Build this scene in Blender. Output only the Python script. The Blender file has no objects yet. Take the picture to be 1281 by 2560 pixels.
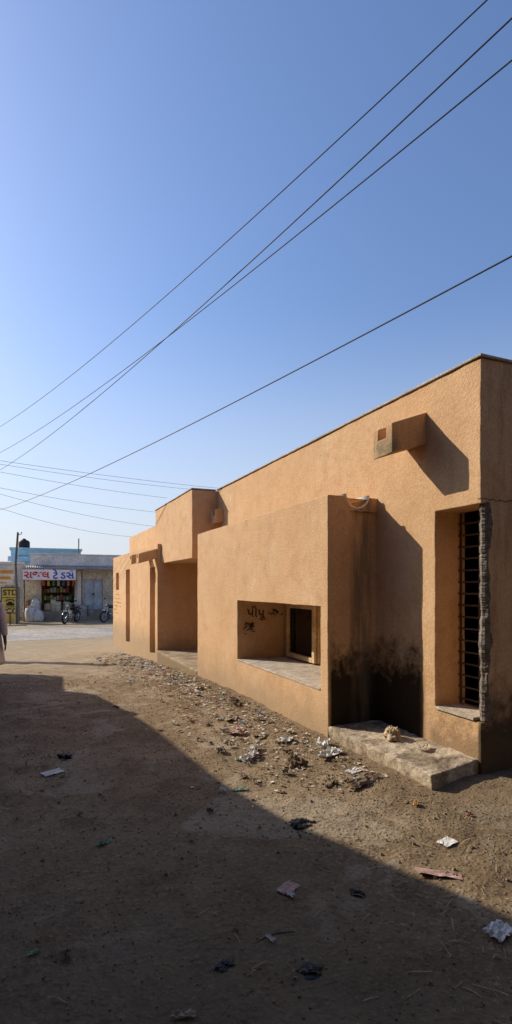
import bpy, bmesh, math, random
import numpy as np
from mathutils import Vector, Matrix, noise as mn
random.seed(7)
R=math.radians
scene=bpy.context.scene
COL=scene.collection

# ------------------------------------------------------------ node helpers
class NT:
    def __init__(s,name):
        s.m=bpy.data.materials.new(name); s.m.use_nodes=True
        s.t=s.m.node_tree; s.n=s.t.nodes; s.l=s.t.links
        s.b=s.n['Principled BSDF']
        tc=s.n.new('ShaderNodeTexCoord'); s.P=tc.outputs['Object']
        s._x=None
    def put(s,sock,v):
        if hasattr(v,'is_output') or isinstance(v,bpy.types.NodeSocket): s.l.new(v,sock)
        else:
            if isinstance(v,tuple) and len(v)==3 and sock.type=='RGBA': v=v+(1,)
            sock.default_value=v
    def xyz(s):
        if not s._x:
            k=s.n.new('ShaderNodeSeparateXYZ'); s.l.new(s.P,k.inputs[0]); s._x=k.outputs
        return s._x
    def math(s,op,a,b=0.0,clamp=False):
        k=s.n.new('ShaderNodeMath'); k.operation=op; k.use_clamp=clamp
        s.put(k.inputs[0],a); s.put(k.inputs[1],b); return k.outputs[0]
    def scalevec(s,v):
        k=s.n.new('ShaderNodeVectorMath'); k.operation='MULTIPLY'; s.l.new(s.P,k.inputs[0]); k.inputs[1].default_value=v
        return k.outputs[0]
    def noise(s,scale,detail=4,rough=.55,vec=None,dist=0):
        k=s.n.new('ShaderNodeTexNoise'); k.inputs['Scale'].default_value=scale; k.inputs['Detail'].default_value=detail
        k.inputs['Roughness'].default_value=rough; k.inputs['Distortion'].default_value=dist
        s.l.new(vec if vec is not None else s.P,k.inputs['Vector']); return k.outputs['Fac']
    def voro(s,scale,feature='F1'):
        k=s.n.new('ShaderNodeTexVoronoi'); k.feature=feature; k.inputs['Scale'].default_value=scale
        s.l.new(s.P,k.inputs['Vector']); return k.outputs['Distance']
    def ss(s,x,a,b):
        k=s.n.new('ShaderNodeMapRange'); k.interpolation_type='SMOOTHSTEP'
        s.put(k.inputs['Value'],x)
        lo,hi,o0,o1=(a,b,0.,1.) if a<b else (b,a,1.,0.)
        k.inputs['From Min'].default_value=lo;k.inputs['From Max'].default_value=hi
        k.inputs['To Min'].default_value=o0;k.inputs['To Max'].default_value=o1
        return k.outputs[0]
    def mix(s,f,a,b,mode='MIX'):
        k=s.n.new('ShaderNodeMix'); k.data_type='RGBA'; k.blend_type=mode
        s.put(k.inputs[0],f); s.put(k.inputs[6],a); s.put(k.inputs[7],b); return k.outputs[2]
    def bump(s,h,strength=.3,dist=.01,nrm=None):
        k=s.n.new('ShaderNodeBump'); k.inputs['Strength'].default_value=strength; k.inputs['Distance'].default_value=dist
        s.put(k.inputs['Height'],h)
        if nrm is not None: s.l.new(nrm,k.inputs['Normal'])
        return k.outputs[0]
    def done(s,col,rough=.9,nrm=None,metal=0.,spec=.3):
        s.put(s.b.inputs['Base Color'],col); s.put(s.b.inputs['Roughness'],rough)
        s.b.inputs['Metallic'].default_value=metal
        s.b.inputs['Specular IOR Level'].default_value=spec
        if nrm is not None: s.l.new(nrm,s.b.inputs['Normal'])
        return s.m

_mc={}
def paint(name,c,rough=.7,var=.25,scale=4,bs=.15,bscale=60,metal=0.,spec=.3):
    if name in _mc: return _mc[name]
    t=NT(name)
    n=t.noise(scale,6,.65); n2=t.noise(scale*9,3,.6)
    f=t.math('MULTIPLY',n,n2); f=t.ss(f,.12,.42)
    dark=tuple(x*(1-var)*.85 for x in c); lite=tuple(min(1,x*(1+var*.5)) for x in c)
    col=t.mix(f,dark,lite)
    nr=t.bump(t.noise(bscale,4,.6),bs,.01)
    _mc[name]=t.done(col,rough,nr,metal,spec); return _mc[name]

# stucco of the main building -------------------------------------------------
def stucco():
    t=NT('ochre_stucco'); x,y,z=t.xyz()
    big=t.noise(.7,5,.6); mid=t.noise(3.2,6,.65,dist=.4); fine=t.noise(42,4,.7); 
    streak=t.noise(1.0,5,.6,vec=t.scalevec((7,7,.7)))
    c=t.mix(t.ss(big,.3,.7),(.76,.465,.245),(.84,.555,.315))
    c=t.mix(t.ss(mid,.42,.75),c,(.68,.400,.205))
    c=t.mix(t.math('MULTIPLY',t.ss(streak,.5,.8),.42),c,(.52,.330,.19))
    pale=t.noise(1.6,7,.7,dist=.8)
    c=t.mix(t.math('MULTIPLY',t.ss(pale,.54,.72),.5),c,(.86,.66,.44))
    blot=t.noise(6.5,7,.72,dist=.5)
    c=t.mix(t.math('MULTIPLY',t.ss(blot,.55,.70),.42),c,(.48,.30,.165))
    c=t.mix(t.math('MULTIPLY',t.ss(fine,.40,.64),.5),t.mix(.45,c,(.36,.20,.09)),c)
    spk=t.voro(75); c=t.mix(t.math('MULTIPLY',t.ss(spk,.22,.05),.35),c,(.28,.15,.07))
    # splash-back dirt at the base
    n3=t.noise(2.6,6,.7)
    hz=t.math('ADD',z,t.math('MULTIPLY',t.math('SUBTRACT',n3,.5),-.9))
    c=t.mix(t.math('MULTIPLY',t.ss(hz,.62,-.05),.8),c,(.36,.25,.145))
    # black mould in the corner recess
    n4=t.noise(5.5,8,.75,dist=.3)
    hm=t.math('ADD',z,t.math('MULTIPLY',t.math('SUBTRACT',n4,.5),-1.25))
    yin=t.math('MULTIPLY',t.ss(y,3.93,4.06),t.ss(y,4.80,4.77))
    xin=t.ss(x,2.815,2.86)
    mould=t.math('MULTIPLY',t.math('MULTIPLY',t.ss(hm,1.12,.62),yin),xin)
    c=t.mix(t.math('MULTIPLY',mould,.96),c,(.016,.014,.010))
    ym=t.ss(y,3.345,3.315)
    mould2=t.math('MULTIPLY',t.ss(hm,.95,.35),ym)
    c=t.mix(t.math('MULTIPLY',mould2,.92),c,(.03,.024,.015))
    # dark damp patch under the barred niche
    m3=t.math('MULTIPLY',t.math('MULTIPLY',t.ss(hm,.50,.18),t.ss(y,3.95,3.85)),t.ss(x,3.3,3.35))
    c=t.mix(t.math('MULTIPLY',m3,.55),c,(.14,.09,.05))
    # run-off stains on the end wall
    es=t.math('MULTIPLY',t.ss(t.noise(1,5,.7,vec=t.scalevec((6,2,.8))),.48,.66),ym)
    c=t.mix(t.math('MULTIPLY',es,.4),c,(.24,.13,.075))
    # drain streak under the gutter
    yy=t.math('MULTIPLY',t.ss(y,4.70,4.712),t.ss(y,4.80,4.77))
    xs=t.math('MULTIPLY',t.ss(x,3.04,3.17),t.ss(x,3.40,3.30))
    sn=t.noise(1,5,.7,vec=t.scalevec((14,4,1.1)))
    st=t.math('MULTIPLY',t.math('MULTIPLY',yy,xs),t.ss(sn,.32,.60))
    c=t.mix(t.math('MULTIPLY',st,.75),c,(.16,.125,.095))
    # grey weathering of the spout mouths
    sp=t.math('MULTIPLY',t.ss(x,3.14,3.03),t.ss(z,2.66,2.70)); sp=t.math('MULTIPLY',sp,t.ss(y,4.5,4.4))
    c=t.mix(t.math('MULTIPLY',t.math('MULTIPLY',sp,t.ss(z,3.05,2.85)),t.ss(blot,.38,.56)),c,(.26,.20,.12))
    # hairline crack on end wall
    cz=t.math('ADD',z,t.math('MULTIPLY',t.noise(6,4,.7),.12))
    cr=t.math('ABSOLUTE',t.math('SUBTRACT',cz,2.375))
    c=t.mix(t.math('MULTIPLY',t.ss(cr,.010,.002),t.math('MULTIPLY',ym,.8)),c,(.10,.05,.03))
    h=t.math('ADD',t.math('MULTIPLY',fine,.9),t.math('MULTIPLY',t.noise(120,2,.6),.5))
    n1=t.bump(t.noise(7,5,.6),.10,.02)
    n2=t.bump(h,.7,.011,n1)
    return t.done(c,.93,n2,spec=.1)
STUCCO=stucco()

def concrete():
    t=NT('weathered_concrete'); x,y,z=t.xyz()
    a=t.noise(3,8,.75,dist=.6); b=t.noise(18,6,.7)
    c=t.mix(t.ss(a,.38,.62),(.22,.16,.10),(.60,.48,.34))
    c=t.mix(t.math('MULTIPLY',t.ss(b,.52,.68),.6),c,(.13,.095,.06))
    c=t.mix(t.ss(z,.10,-.05),c,(.26,.18,.10))
    nr=t.bump(t.noise(26,7,.7),.9,.02)
    return t.done(c,.95,nr,spec=.1)
CONC=concrete()

def dirt():
    t=NT('packed_dirt'); x,y,z=t.xyz()
    a=t.noise(.55,7,.62,dist=.6); b=t.noise(3.1,8,.68,dist=.4); f=t.noise(34,5,.78); g=t.noise(11,6,.72)
    c=t.mix(t.ss(a,.35,.65),(.235,.162,.090),(.345,.250,.150))
    c=t.mix(t.ss(b,.45,.70),c,(.180,.120,.067))
    pt=t.noise(.95,6,.6,dist=1.2)
    c=t.mix(t.math('MULTIPLY',t.ss(pt,.54,.60),.55),c,(.42,.33,.225))
    c=t.mix(t.math('MULTIPLY',t.ss(g,.53,.68),.6),c,(.120,.078,.043))
    c=t.mix(t.math('MULTIPLY',t.ss(f,.54,.68),.65),c,(.50,.40,.27))
    c=t.mix(t.math('MULTIPLY',t.ss(f,.45,.32),.65),c,(.080,.052,.030))
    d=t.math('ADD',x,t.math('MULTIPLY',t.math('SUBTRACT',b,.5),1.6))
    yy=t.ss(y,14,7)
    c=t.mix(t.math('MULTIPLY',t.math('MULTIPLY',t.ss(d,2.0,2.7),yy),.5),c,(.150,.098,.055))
    # shade painted into the dirt colour at the near end of the lane
    shade_y=t.math('ADD',y,t.math('MULTIPLY',t.math('SUBTRACT',b,.5),2.0))
    dx=t.math('MULTIPLY',t.ss(shade_y,4.0,1.4),t.ss(x,2.2,1.2))
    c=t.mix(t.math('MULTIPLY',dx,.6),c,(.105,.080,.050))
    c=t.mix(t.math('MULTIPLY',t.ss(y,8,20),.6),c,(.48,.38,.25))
    h=t.math('ADD',t.math('MULTIPLY',f,.7),t.math('MULTIPLY',t.ss(t.voro(30),.5,.1),.3))
    h=t.math('ADD',h,t.math('MULTIPLY',g,1.1))
    n1=t.bump(t.noise(4,6,.65),.45,.05)
    n2=t.bump(h,.8,.018,n1)
    return t.done(c,.96,n2,spec=.05)
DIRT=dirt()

# ------------------------------------------------------------ mesh helpers
def link(o,parent=None):
    COL.objects.link(o)
    if parent: o.parent=parent
    return o
def mesh(name,vs,fs,mat=None,parent=None,smooth=False):
    me=bpy.data.meshes.new(name); me.from_pydata([tuple(v) for v in vs],[],fs); me.update()
    if mat: me.materials.append(mat)
    if smooth: me.polygons.foreach_set('use_smooth',[True]*len(me.polygons))
    return link(bpy.data.objects.new(name,me),parent)
def bake(o):
    dg=bpy.context.evaluated_depsgraph_get(); dg.update()
    me=bpy.data.meshes.new_from_object(o.evaluated_get(dg),depsgraph=dg)
    old=o.data; o.modifiers.clear()
    if o.type=='MESH': o.data=me; return o
    n=bpy.data.objects.new(o.name+'_m',me); nm=o.name
    n.matrix_world=o.matrix_world.copy(); n.parent=o.parent
    for c in o.users_collection: c.objects.link(n)
    bpy.data.objects.remove(o); n.name=nm; return n
def bevel(o,w=.01,seg=2):
    m=o.modifiers.new('b','BEVEL'); m.width=w; m.segments=seg; m.limit_method='ANGLE'; return o
def empty(name,loc=(0,0,0)):
    o=bpy.data.objects.new(name,None); o.location=loc; o.empty_display_size=.2; return link(o)
def top(o,label,cat,group=None,kind=None):
    o['label']=label; o['category']=cat
    if group: o['group']=group
    if kind: o['kind']=kind
    return o
def structure(o): o['kind']='structure'; return o
def boxgeo(bs):
    vs=[];fs=[]
    for (x0,y0,z0,x1,y1,z1) in bs:
        k=len(vs); vs+=[(x0,y0,z0),(x1,y0,z0),(x1,y1,z0),(x0,y1,z0),(x0,y0,z1),(x1,y0,z1),(x1,y1,z1),(x0,y1,z1)]
        fs+=[tuple(k+i for i in f) for f in ((0,3,2,1),(4,5,6,7),(0,1,5,4),(1,2,6,5),(2,3,7,6),(3,0,4,7))]
    return vs,fs
def box(name,b,mat,parent=None,bw=.006):
    vs,fs=boxgeo(b if isinstance(b,list) else [b]); o=mesh(name,vs,fs,mat,parent)
    if bw: bevel(o,bw)
    return o
def csg(name,sol,voids,mat,parent=None,fine=None,jit=None):
    xs=[sorted({b[i] for b in sol+voids}|{b[i+3] for b in sol+voids}) for i in range(3)]
    if fine:
        for ax in range(3):
            new=[]; lo,hi=fine[1][ax]
            for a_,b_ in zip(xs[ax][:-1],xs[ax][1:]):
                new.append(a_)
                if a_>=lo-1e-6 and b_<=hi+1e-6:
                    k=int(round((b_-a_)/fine[0][ax]))
                    for q in range(1,k): new.append(a_+(b_-a_)*q/k)
            new.append(xs[ax][-1]); xs[ax]=new
    n=[len(a)-1 for a in xs]
    g=np.zeros(n,bool)
    cs=[np.array([(a[i]+a[i+1])/2 for i in range(len(a)-1)]) for a in xs]
    def msk(b): 
        m=[(cs[i]>b[i])&(cs[i]<b[i+3]) for i in range(3)]
        return m[0][:,None,None]&m[1][None,:,None]&m[2][None,None,:]
    for b in sol: g|=msk(b)
    for b in voids: g&=~msk(b)
    vid={};vs=[];fs=[]
    def V(i,j,k):
        q=(i,j,k)
        if q not in vid:
            vid[q]=len(vs); p=(xs[0][i],xs[1][j],xs[2][k]); vs.append(jit(p) if jit else p)
        return vid[q]
    a=np.pad(g,1)
    for i,j,k in np.argwhere(g):
        i,j,k=int(i),int(j),int(k)
        if not a[i,j+1,k+1]: fs.append((V(i,j,k),V(i,j,k+1),V(i,j+1,k+1),V(i,j+1,k)))
        if not a[i+2,j+1,k+1]: fs.append((V(i+1,j,k),V(i+1,j+1,k),V(i+1,j+1,k+1),V(i+1,j,k+1)))
        if not a[i+1,j,k+1]: fs.append((V(i,j,k),V(i+1,j,k),V(i+1,j,k+1),V(i,j,k+1)))
        if not a[i+1,j+2,k+1]: fs.append((V(i,j+1,k),V(i,j+1,k+1),V(i+1,j+1,k+1),V(i+1,j+1,k)))
        if not a[i+1,j+1,k]: fs.append((V(i,j,k),V(i,j+1,k),V(i+1,j+1,k),V(i+1,j,k)))
        if not a[i+1,j+1,k+2]: fs.append((V(i,j,k+1),V(i+1,j,k+1),V(i+1,j+1,k+1),V(i,j+1,k+1)))
    return mesh(name,vs,fs,mat,parent)
def tube(name,pts,r,mat,parent=None,seg=8,closed=False):
    vs=[];fs=[];n=len(pts); pts=[Vector(p) for p in pts]
    rr=r if isinstance(r,(list,tuple)) else [r]*n
    for i,p in enumerate(pts):
        d=(pts[(i+1)%n]-pts[i-1]) if closed else (pts[min(i+1,n-1)]-pts[max(i-1,0)])
        d.normalize(); up=Vector((0,0,1)) if abs(d.z)<.95 else Vector((1,0,0))
        a=d.cross(up).normalized(); b=a.cross(d)
        for k in range(seg):
            t=2*math.pi*k/seg; vs.append(p+(a*math.cos(t)+b*math.sin(t))*rr[i])
    for i in range(n if closed else n-1):
        j=(i+1)%n
        for k in range(seg):
            k2=(k+1)%seg; fs.append((i*seg+k,j*seg+k,j*seg+k2,i*seg+k2))
    if not closed: fs.append(tuple(range(seg))[::-1]); fs.append(tuple((n-1)*seg+k for k in range(seg)))
    return mesh(name,vs,fs,mat,parent,True)
def merge(name,objs,parent=None):
    vs=[];fs=[];mats=[];mi=[];sm=[]
    for o in objs:
        if o.modifiers: bake(o)
        k=len(vs); M=o.matrix_basis
        vs+=[M@v.co for v in o.data.vertices]
        for p in o.data.polygons:
            fs.append(tuple(k+i for i in p.vertices))
            m=o.data.materials[p.material_index] if o.data.materials else None
            if m not in mats: mats.append(m)
            mi.append(mats.index(m)); sm.append(p.use_smooth)
        bpy.data.objects.remove(o)
    me=bpy.data.meshes.new(name); me.from_pydata([tuple(v) for v in vs],[],fs)
    for m in mats: me.materials.append(m)
    me.polygons.foreach_set('material_index',mi); me.polygons.foreach_set('use_smooth',sm); me.update()
    return link(bpy.data.objects.new(name,me),parent)
def skin(name,vs,es,rs,mat,parent=None,sub=2):
    me=bpy.data.meshes.new(name); me.from_pydata(vs,es,[]); me.materials.append(mat)
    o=link(bpy.data.objects.new(name,me),parent)
    m=o.modifiers.new('s','SKIN'); m.use_smooth_shade=True
    for i,d in enumerate(me.skin_vertices[0].data):
        r=rs[i]; d.radius=r if isinstance(r,tuple) else (r,r); d.use_root=(i==0)
    s=o.modifiers.new('u','SUBSURF'); s.levels=sub; s.render_levels=sub
    return bake(o)
def lathe(name,prof,mat,parent=None,seg=20,cap=True):
    vs=[];fs=[]
    for r,z in prof:
        for k in range(seg): a=2*math.pi*k/seg; vs.append((r*math.cos(a),r*math.sin(a),z))
    for i in range(len(prof)-1):
        for k in range(seg): k2=(k+1)%seg; fs.append((i*seg+k,i*seg+k2,(i+1)*seg+k2,(i+1)*seg+k))
    if cap: fs.append(tuple(range(seg))[::-1]); fs.append(tuple((len(prof)-1)*seg+k for k in range(seg)))
    return mesh(name,vs,fs,mat,parent,True)
def text(name,s,size,mat,loc,rot,parent=None,ext=.004,sx=1,bold=0):
    c=bpy.data.curves.new(name,'FONT'); c.body=s; c.size=size; c.extrude=ext; c.align_x='CENTER'; c.align_y='CENTER'; c.offset=bold
    c.materials.append(mat)
    o=link(bpy.data.objects.new(name,c)); o=bake(o)
    for v in o.data.vertices: v.co.x*=sx
    o.location=loc; o.rotation_euler=rot; o.parent=parent; return o

# ------------------------------------------------------------ ground
def slope(y):
    t=min(1,max(0,(y-6)/14)); return -.6*t*t*(3-2*t)
def gz(x,y):
    z=slope(y)
    f=max(0,min(1,(21-y)/6))*max(0,min(1,(y+1.5)))
    if f>0:
        z+=f*(.028*mn.noise(Vector((x*.8,y*.8,0)))+.020*mn.noise(Vector((x*3,y*3,5)))+.010*mn.noise(Vector((x*9,y*9,9))))
        z+=f*.035*max(0,min(1,(x-2.2)/.6))
    return z
XS=[-900,-300,-100,-50,-25,-14,-9,-6.5,-5,-4.2,-3.6]+list(np.arange(-3.2,5.2,.04))+[5.6,6.2,7,8,10,14,25,50,100,300,900]
YS=[-200,-60,-20,-8,-4,-2,-1,-.3]+list(np.arange(.2,10,.04))+list(np.arange(10,24,.12))+[24.5,26,28,30,34,38,44,60,90,150,300,600,1200]
vs=[(float(x),float(y),gz(x,y)) for y in YS for x in XS]; nx=len(XS)
fs=[(j*nx+i,j*nx+i+1,(j+1)*nx+i+1,(j+1)*nx+i) for j in range(len(YS)-1) for i in range(nx-1)]
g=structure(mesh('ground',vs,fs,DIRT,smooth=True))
ROADM=paint('dusty_asphalt',(.42,.365,.30),.9,.3,.8,.4,30)
road=structure(mesh('road',[(-80,22.6,-.594),(80,23.2,-.594),(80,28.6,-.594),(-80,28.8,-.594)],[(0,1,2,3)],ROADM))

# ------------------------------------------------------------ main building
B=empty('stucco_building',(3.42,3.3,0))
def P(o): 
    o.parent=B; o.matrix_parent_inverse=Matrix.Translation((-3.42,-3.3,0)); return o
sol=[(3.42,3.30,-.7,3.78,13.3,3.48),(3.42,13.3,-.7,3.78,20.2,3.38),
     (3.5,3.30,-.7,9.0,3.36,3.48),(3.9,3.36,-.7,9.0,3.48,3.48),
     (2.808,4.718,-.3,3.5,9.34,2.532),
     (2.90,10.0,2.13,3.5,13.3,3.47),
     (2.808,12.66,-.7,3.5,20.1,2.60),
     (3.4,12.66,-.7,4.6,12.9,2.4),(4.5,9.2,-.7,4.7,12.9,2.4),(3.5,9.6,2.13,4.7,12.9,2.35),(3.7,9.3,-.7,4.6,9.75,2.3)]
voi=[(3.2,3.36,.46,3.9,3.838,2.28),(3.2,3.2,.46,3.495,3.40,2.28),
     (3.08,4.6,.146,3.42,4.742,2.38),
     (2.6,4.867,.49,3.61,7.305,1.375),(3.5,6.26,.53,3.9,7.27,1.34),
     (3.2,9.75,.03,3.9,12.66,2.13),
     (2.6,16.5,-.2,3.35,17.26,2.09),(2.6,12.93,-.12,3.35,13.55,2.05),(2.6,18.7,1.43,3.1,19.4,2.03)]
for i in range(7):
    z0=2.55-.15+.0185*i; w=math.sqrt(max(0,.15**2-(2.55-z0-.009)**2)); voi.append((3.17-w,4.6,z0,3.17+w,9.5,z0+.0185 if i<6 else 2.7))
def jit(p):
    v=Vector(p); a=mn.noise_vector(v*1.1)*.006; b=mn.noise_vector(v*6+Vector((7,3,1)))*.004; c=mn.noise_vector(v*17)*.002
    return v+a+b+c
w=csg('wall',sol,voi,STUCCO,fine=((.07,.07,.07),((2.6,5.0),(3.3,20.2),(-.3,3.5))),jit=jit)
bm=bmesh.new(); bm.from_mesh(w.data); bmesh.ops.recalc_face_normals(bm,faces=bm.faces); bm.to_mesh(w.data); bm.free()
m=w.modifiers.new('b','BEVEL'); m.width=.007; m.segments=2; m.limit_method='ANGLE'; m.angle_limit=R(50); m.use_clamp_overlap=False
w=P(bake(w)); w.data.polygons.foreach_set('use_smooth',[True]*len(w.data.polygons)); w.data.set_sharp_from_angle(angle=R(16))
P(box('rear_wall',[(8.7,3.48,-.7,9.0,20.2,3.48),(3.78,20.0,-.7,8.7,20.2,3.3)],STUCCO,bw=0))
ROOF=paint('roof_concrete',(.34,.30,.26),.9,.3,3,.4,40)
P(box('roof',(3.79,3.49,3.2,8.7,20.0,3.38),ROOF,bw=0))
COP=paint('coping_stone',(.50,.42,.34),.85,.35,5,.4,50)
P(box('coping',[(3.40,3.28,3.487,3.80,10.02,3.508),(3.80,3.28,3.487,9.02,3.5,3.508)],COP,bw=.005))
P(box('coping',(2.88,9.98,3.478,3.39,13.32,3.498),COP,bw=.005))
# grey broken corner of the niche
vs=[];fs=[];n=170
for i in range(n):
    z=.47+(2.29-.47)*i/(n-1); q=mn.noise(Vector((z*4,0,3)))*.026+mn.noise(Vector((z*15,0,8)))*.012+mn.noise(Vector((z*60,0,8)))*.006
    q2=mn.noise(Vector((z*3.1,4,1)))*.06+mn.noise(Vector((z*11,2,8)))*.026+mn.noise(Vector((z*45,2,8)))*.010
    x0=3.457+q; x1=3.512+q2
    vs+=[(x0+.012,3.36,z),(x0,3.326+q*.4,z),(x0+.012,3.304+q*.6,z),(x1-.014,3.288+abs(q)*.3,z),(x1,3.287,z),(x1+.004,3.312,z)]
for i in range(n-1):
    for k in range(5): a=i*6+k; fs.append((a,a+1,a+7,a+6))
P(mesh('broken_edge',vs,fs,paint('bare_cement',(.24,.195,.15),.95,.6,14,1.,45)))
SILL=paint('sill_stone',(.56,.46,.34),.75,.35,6,.3,40)
P(box('sill',(3.405,3.365,.468,3.76,3.832,.492),SILL,bw=.004))
P(box('shelf',(2.800,4.875,.492,3.60,7.298,.512),SILL,bw=.004))
IRON=paint('dark_iron',(.11,.07,.045),.7,.4,8,.3,60)
gr=[]
for i in range(16): gr.append(tube('x',[(3.70,3.37,.55+.108*i),(3.70,3.835,.55+.108*i)],.009,IRON))
for y in (3.39,3.60,3.82): gr.append(tube('x',[(3.715,y,.49),(3.715,y,2.27)],.009,IRON))
P(merge('window_grille',gr))
FR=paint('ochre_frame_paint',(.80,.58,.32),.6,.3,6,.25,40)
GL=NT('dark_glass'); GL=GL.done((.012,.011,.010),.12,None,0,.5)
P(box('window',[(3.585,6.27,.53,3.635,6.35,1.335),(3.585,7.19,.53,3.635,7.265,1.335),(3.585,6.35,.53,3.635,7.19,.59),(3.585,6.35,1.275,3.635,7.19,1.335)],FR))
P(mesh('window_pane',[(3.62,6.34,.58),(3.62,7.2,.58),(3.62,7.2,1.29),(3.62,6.34,1.29)],[(0,1,2,3)],GL))
P(box('window_leaf',[(3.535,6.30,.535,3.575,6.37,1.33),(3.535,7.10,.535,3.575,7.17,1.33),(3.535,6.37,.535,3.575,7.10,.60),(3.535,6.37,1.265,3.575,7.10,1.33)],FR))
MARK=paint('charcoal_mark',(.085,.060,.045),.95,.3,8)
P(text('graffiti','પીપૂ',.18,MARK,(3.10,7.290,1.18),(R(90),R(3),0),ext=.001,sx=1.15,bold=.001))
def smudge(cx,cz,wx,wz,N,r0):
    sc=[]
    for i in range(N):
        x=cx+random.gauss(0,wx); z=cz+random.gauss(0,wz)
        sc.append(tube('x',[(x,7.292,z),(x+random.uniform(-.03,.03),7.290,z+random.uniform(-.02,.03)),(x+random.uniform(-.05,.05),7.292,z+random.uniform(-.03,.03))],r0,MARK,seg=4))
    P(merge('graffiti_smudge',sc))
smudge(3.02,.98,.05,.04,26,.005); smudge(3.40,1.19,.045,.025,16,.005)
P(box('door',[(4.46,10.2,.04,4.49,11.2,2.0)],paint('brown_door',(.12,.06,.035),.6,.3,5),bw=.006))
# lime-lined roof gutter
vs=[];fs=[];S=16
YG=(4.725,4.9,6.,7.5,9.3)
for j,y in enumerate(YG):
    for i in range(S+1):
        a=math.pi+math.pi*i/S; jn=.008*mn.noise(Vector((i*.7,j*3,2)))
        for r in (.132+jn,.158): vs.append((3.17+r*math.cos(a),y+jn,2.556+r*math.sin(a)))
W2=(S+1)*2
for j in range(len(YG)-1):
    for i in range(S):
        a=j*W2+i*2
        fs+=[(a,a+W2,a+W2+2,a+2),(a+1,a+3,a+W2+3,a+W2+1)]
for i in range(S): fs.append((i*2,i*2+2,i*2+3,i*2+1))
LIME=paint('lime_mortar',(.88,.82,.70),.95,.2,14,.6,50)
P(mesh('roof_gutter',vs,fs,LIME,smooth=True))
def spout(y0,y1,x0,zt,h,L,droop):
    wth=(y1-y0); a=wth*.28; dp=h*.42
    prof=[(y0,0),(y1,0),(y1,h),(y1-a,h),(y1-a,h-dp),(y0+a,h-dp),(y0+a,h),(y0,h)]
    vs=[];
    for k,(x,dz,sc_) in enumerate([(x0+.05,0.02,1),(x0-L*.5,-droop*.5,.97),(x0-L,-droop,.94)]):
        for (y,z) in prof: vs.append((x+random.uniform(-.006,.006),y+(0 if k<2 else -.03),zt-h+z*sc_+dz+random.uniform(-.006,.006)))
    n=8; fs=[]
    for j in range(2):
        for i in range(n): i2=(i+1)%n; fs.append((j*n+i,j*n+i2,(j+1)*n+i2,(j+1)*n+i))
    fs.append(tuple(2*n+i for i in range(n))); fs.append(tuple(range(n))[::-1])
    o=mesh('water_spout',vs,fs,STUCCO)
    bm=bmesh.new(); bm.from_mesh(o.data); bmesh.ops.recalc_face_normals(bm,faces=bm.faces); bm.to_mesh(o.data); bm.free()
    bevel(o,.008,2); return P(o)
spout(3.95,4.24,3.42,3.22,.285,.42,.14)
spout(12.70,12.98,2.86,2.50,.24,.50,.14)
spout(13.45,13.73,2.82,2.50,.24,.50,.14)
spout(9.66,9.93,3.42,3.10,.27,.16,.03)
vs=[(2.815,3.19,-.2),(3.47,3.325,-.2),(3.47,4.74,-.2),(2.815,4.74,-.2),(2.82,3.20,.146),(3.47,3.335,.152),(3.47,4.74,.155),(2.82,4.74,.146)]
pl=mesh('platform',vs,[(0,3,2,1),(4,5,6,7),(0,1,5,4),(1,2,6,5),(2,3,7,6),(3,0,4,7)],CONC)
m=pl.modifiers.new('r','REMESH'); m.mode='VOXEL'; m.voxel_size=.013; m.use_smooth_shade=True
tx2=bpy.data.textures.new('rough_clouds','CLOUDS'); tx2.noise_scale=.12; tx2.noise_depth=5
d=pl.modifiers.new('d','DISPLACE'); d.texture=tx2; d.strength=.038; d.mid_level=.5
P(bake(pl))
P(box('porch_floor',(2.795,9.345,-.7,4.49,12.655,.035),CONC,bw=.02))
YP=paint('faded_yellow_paint',(.66,.52,.12),.8,.3,6)
sy=[]
for r_ in range(6):
    for c_ in range(5):
        if random.random()<.8:
            y=18.3+c_*.32+random.uniform(-.03,.03); z=.62+r_*.13
            sy.append(tube('x',[(2.80,y,z),(2.80,y+.14,z+random.uniform(-.03,.05)),(2.80,y+.22,z)],.010,YP,seg=4))
P(merge('painted_notice',sy))
top(B,'low ochre stucco building with water spouts and deep niches','building')

# ------------------------------------------------------------ opposite building (throws the street shadow)
prof=[(-9,7),(5.6,7),(5.6,4.3),(6.7,4.3),(7.0,4.13),(7.65,3.64),(8.3,3.46),(10.1,3.29),(12.0,2.91),(12.01,2.50),(13.2,2.48),(14.3,2.46)]  # tall near end added to cut sky light on the foreground
vs=[];fs=[]
for X in (-2.2,-8.5):
    for y,z in prof: vs.append((X,y,z))
    for y,z in prof: vs.append((X,y,-.7))
n=len(prof)
for i in range(n-1):
    fs+=[(i,i+1,n+i+1,n+i),(2*n+i,3*n+i,3*n+i+1,2*n+i+1),(i,2*n+i,2*n+i+1,i+1)]
fs+=[(0,n,3*n,2*n),(n-1,3*n-1,4*n-1,2*n-1)]
BP=paint('brown_plaster',(.11,.075,.045),.9,.3,1.5,.5,30)
NB=empty('neighbour_building',(-2.2,3,0))
o=mesh('wall',vs,fs,BP); o.parent=NB; o.matrix_parent_inverse=Matrix.Translation((2.2,-3,0))
o=box('door',(-2.23,5,-.02,-2.19,6,2.0),paint('brown_door',(.12,.06,.035)),NB); o.matrix_parent_inverse=Matrix.Translation((2.2,-3,0))
top(NB,'plain brown plastered house across the street throwing the long shadow','building')
SKY_BLOCK=empty('house',(2,-4,0))  # unseen blocker added behind the camera, keeps sky light off the near ground
o=box('wall',(-2.1,-10,-.5,9,-1.3,6.5),BP,SKY_BLOCK,bw=.02); o.matrix_parent_inverse=Matrix.Translation((-2,4,0))
top(SKY_BLOCK,'unseen brown house added behind the camera to dim the foreground','house')

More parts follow.
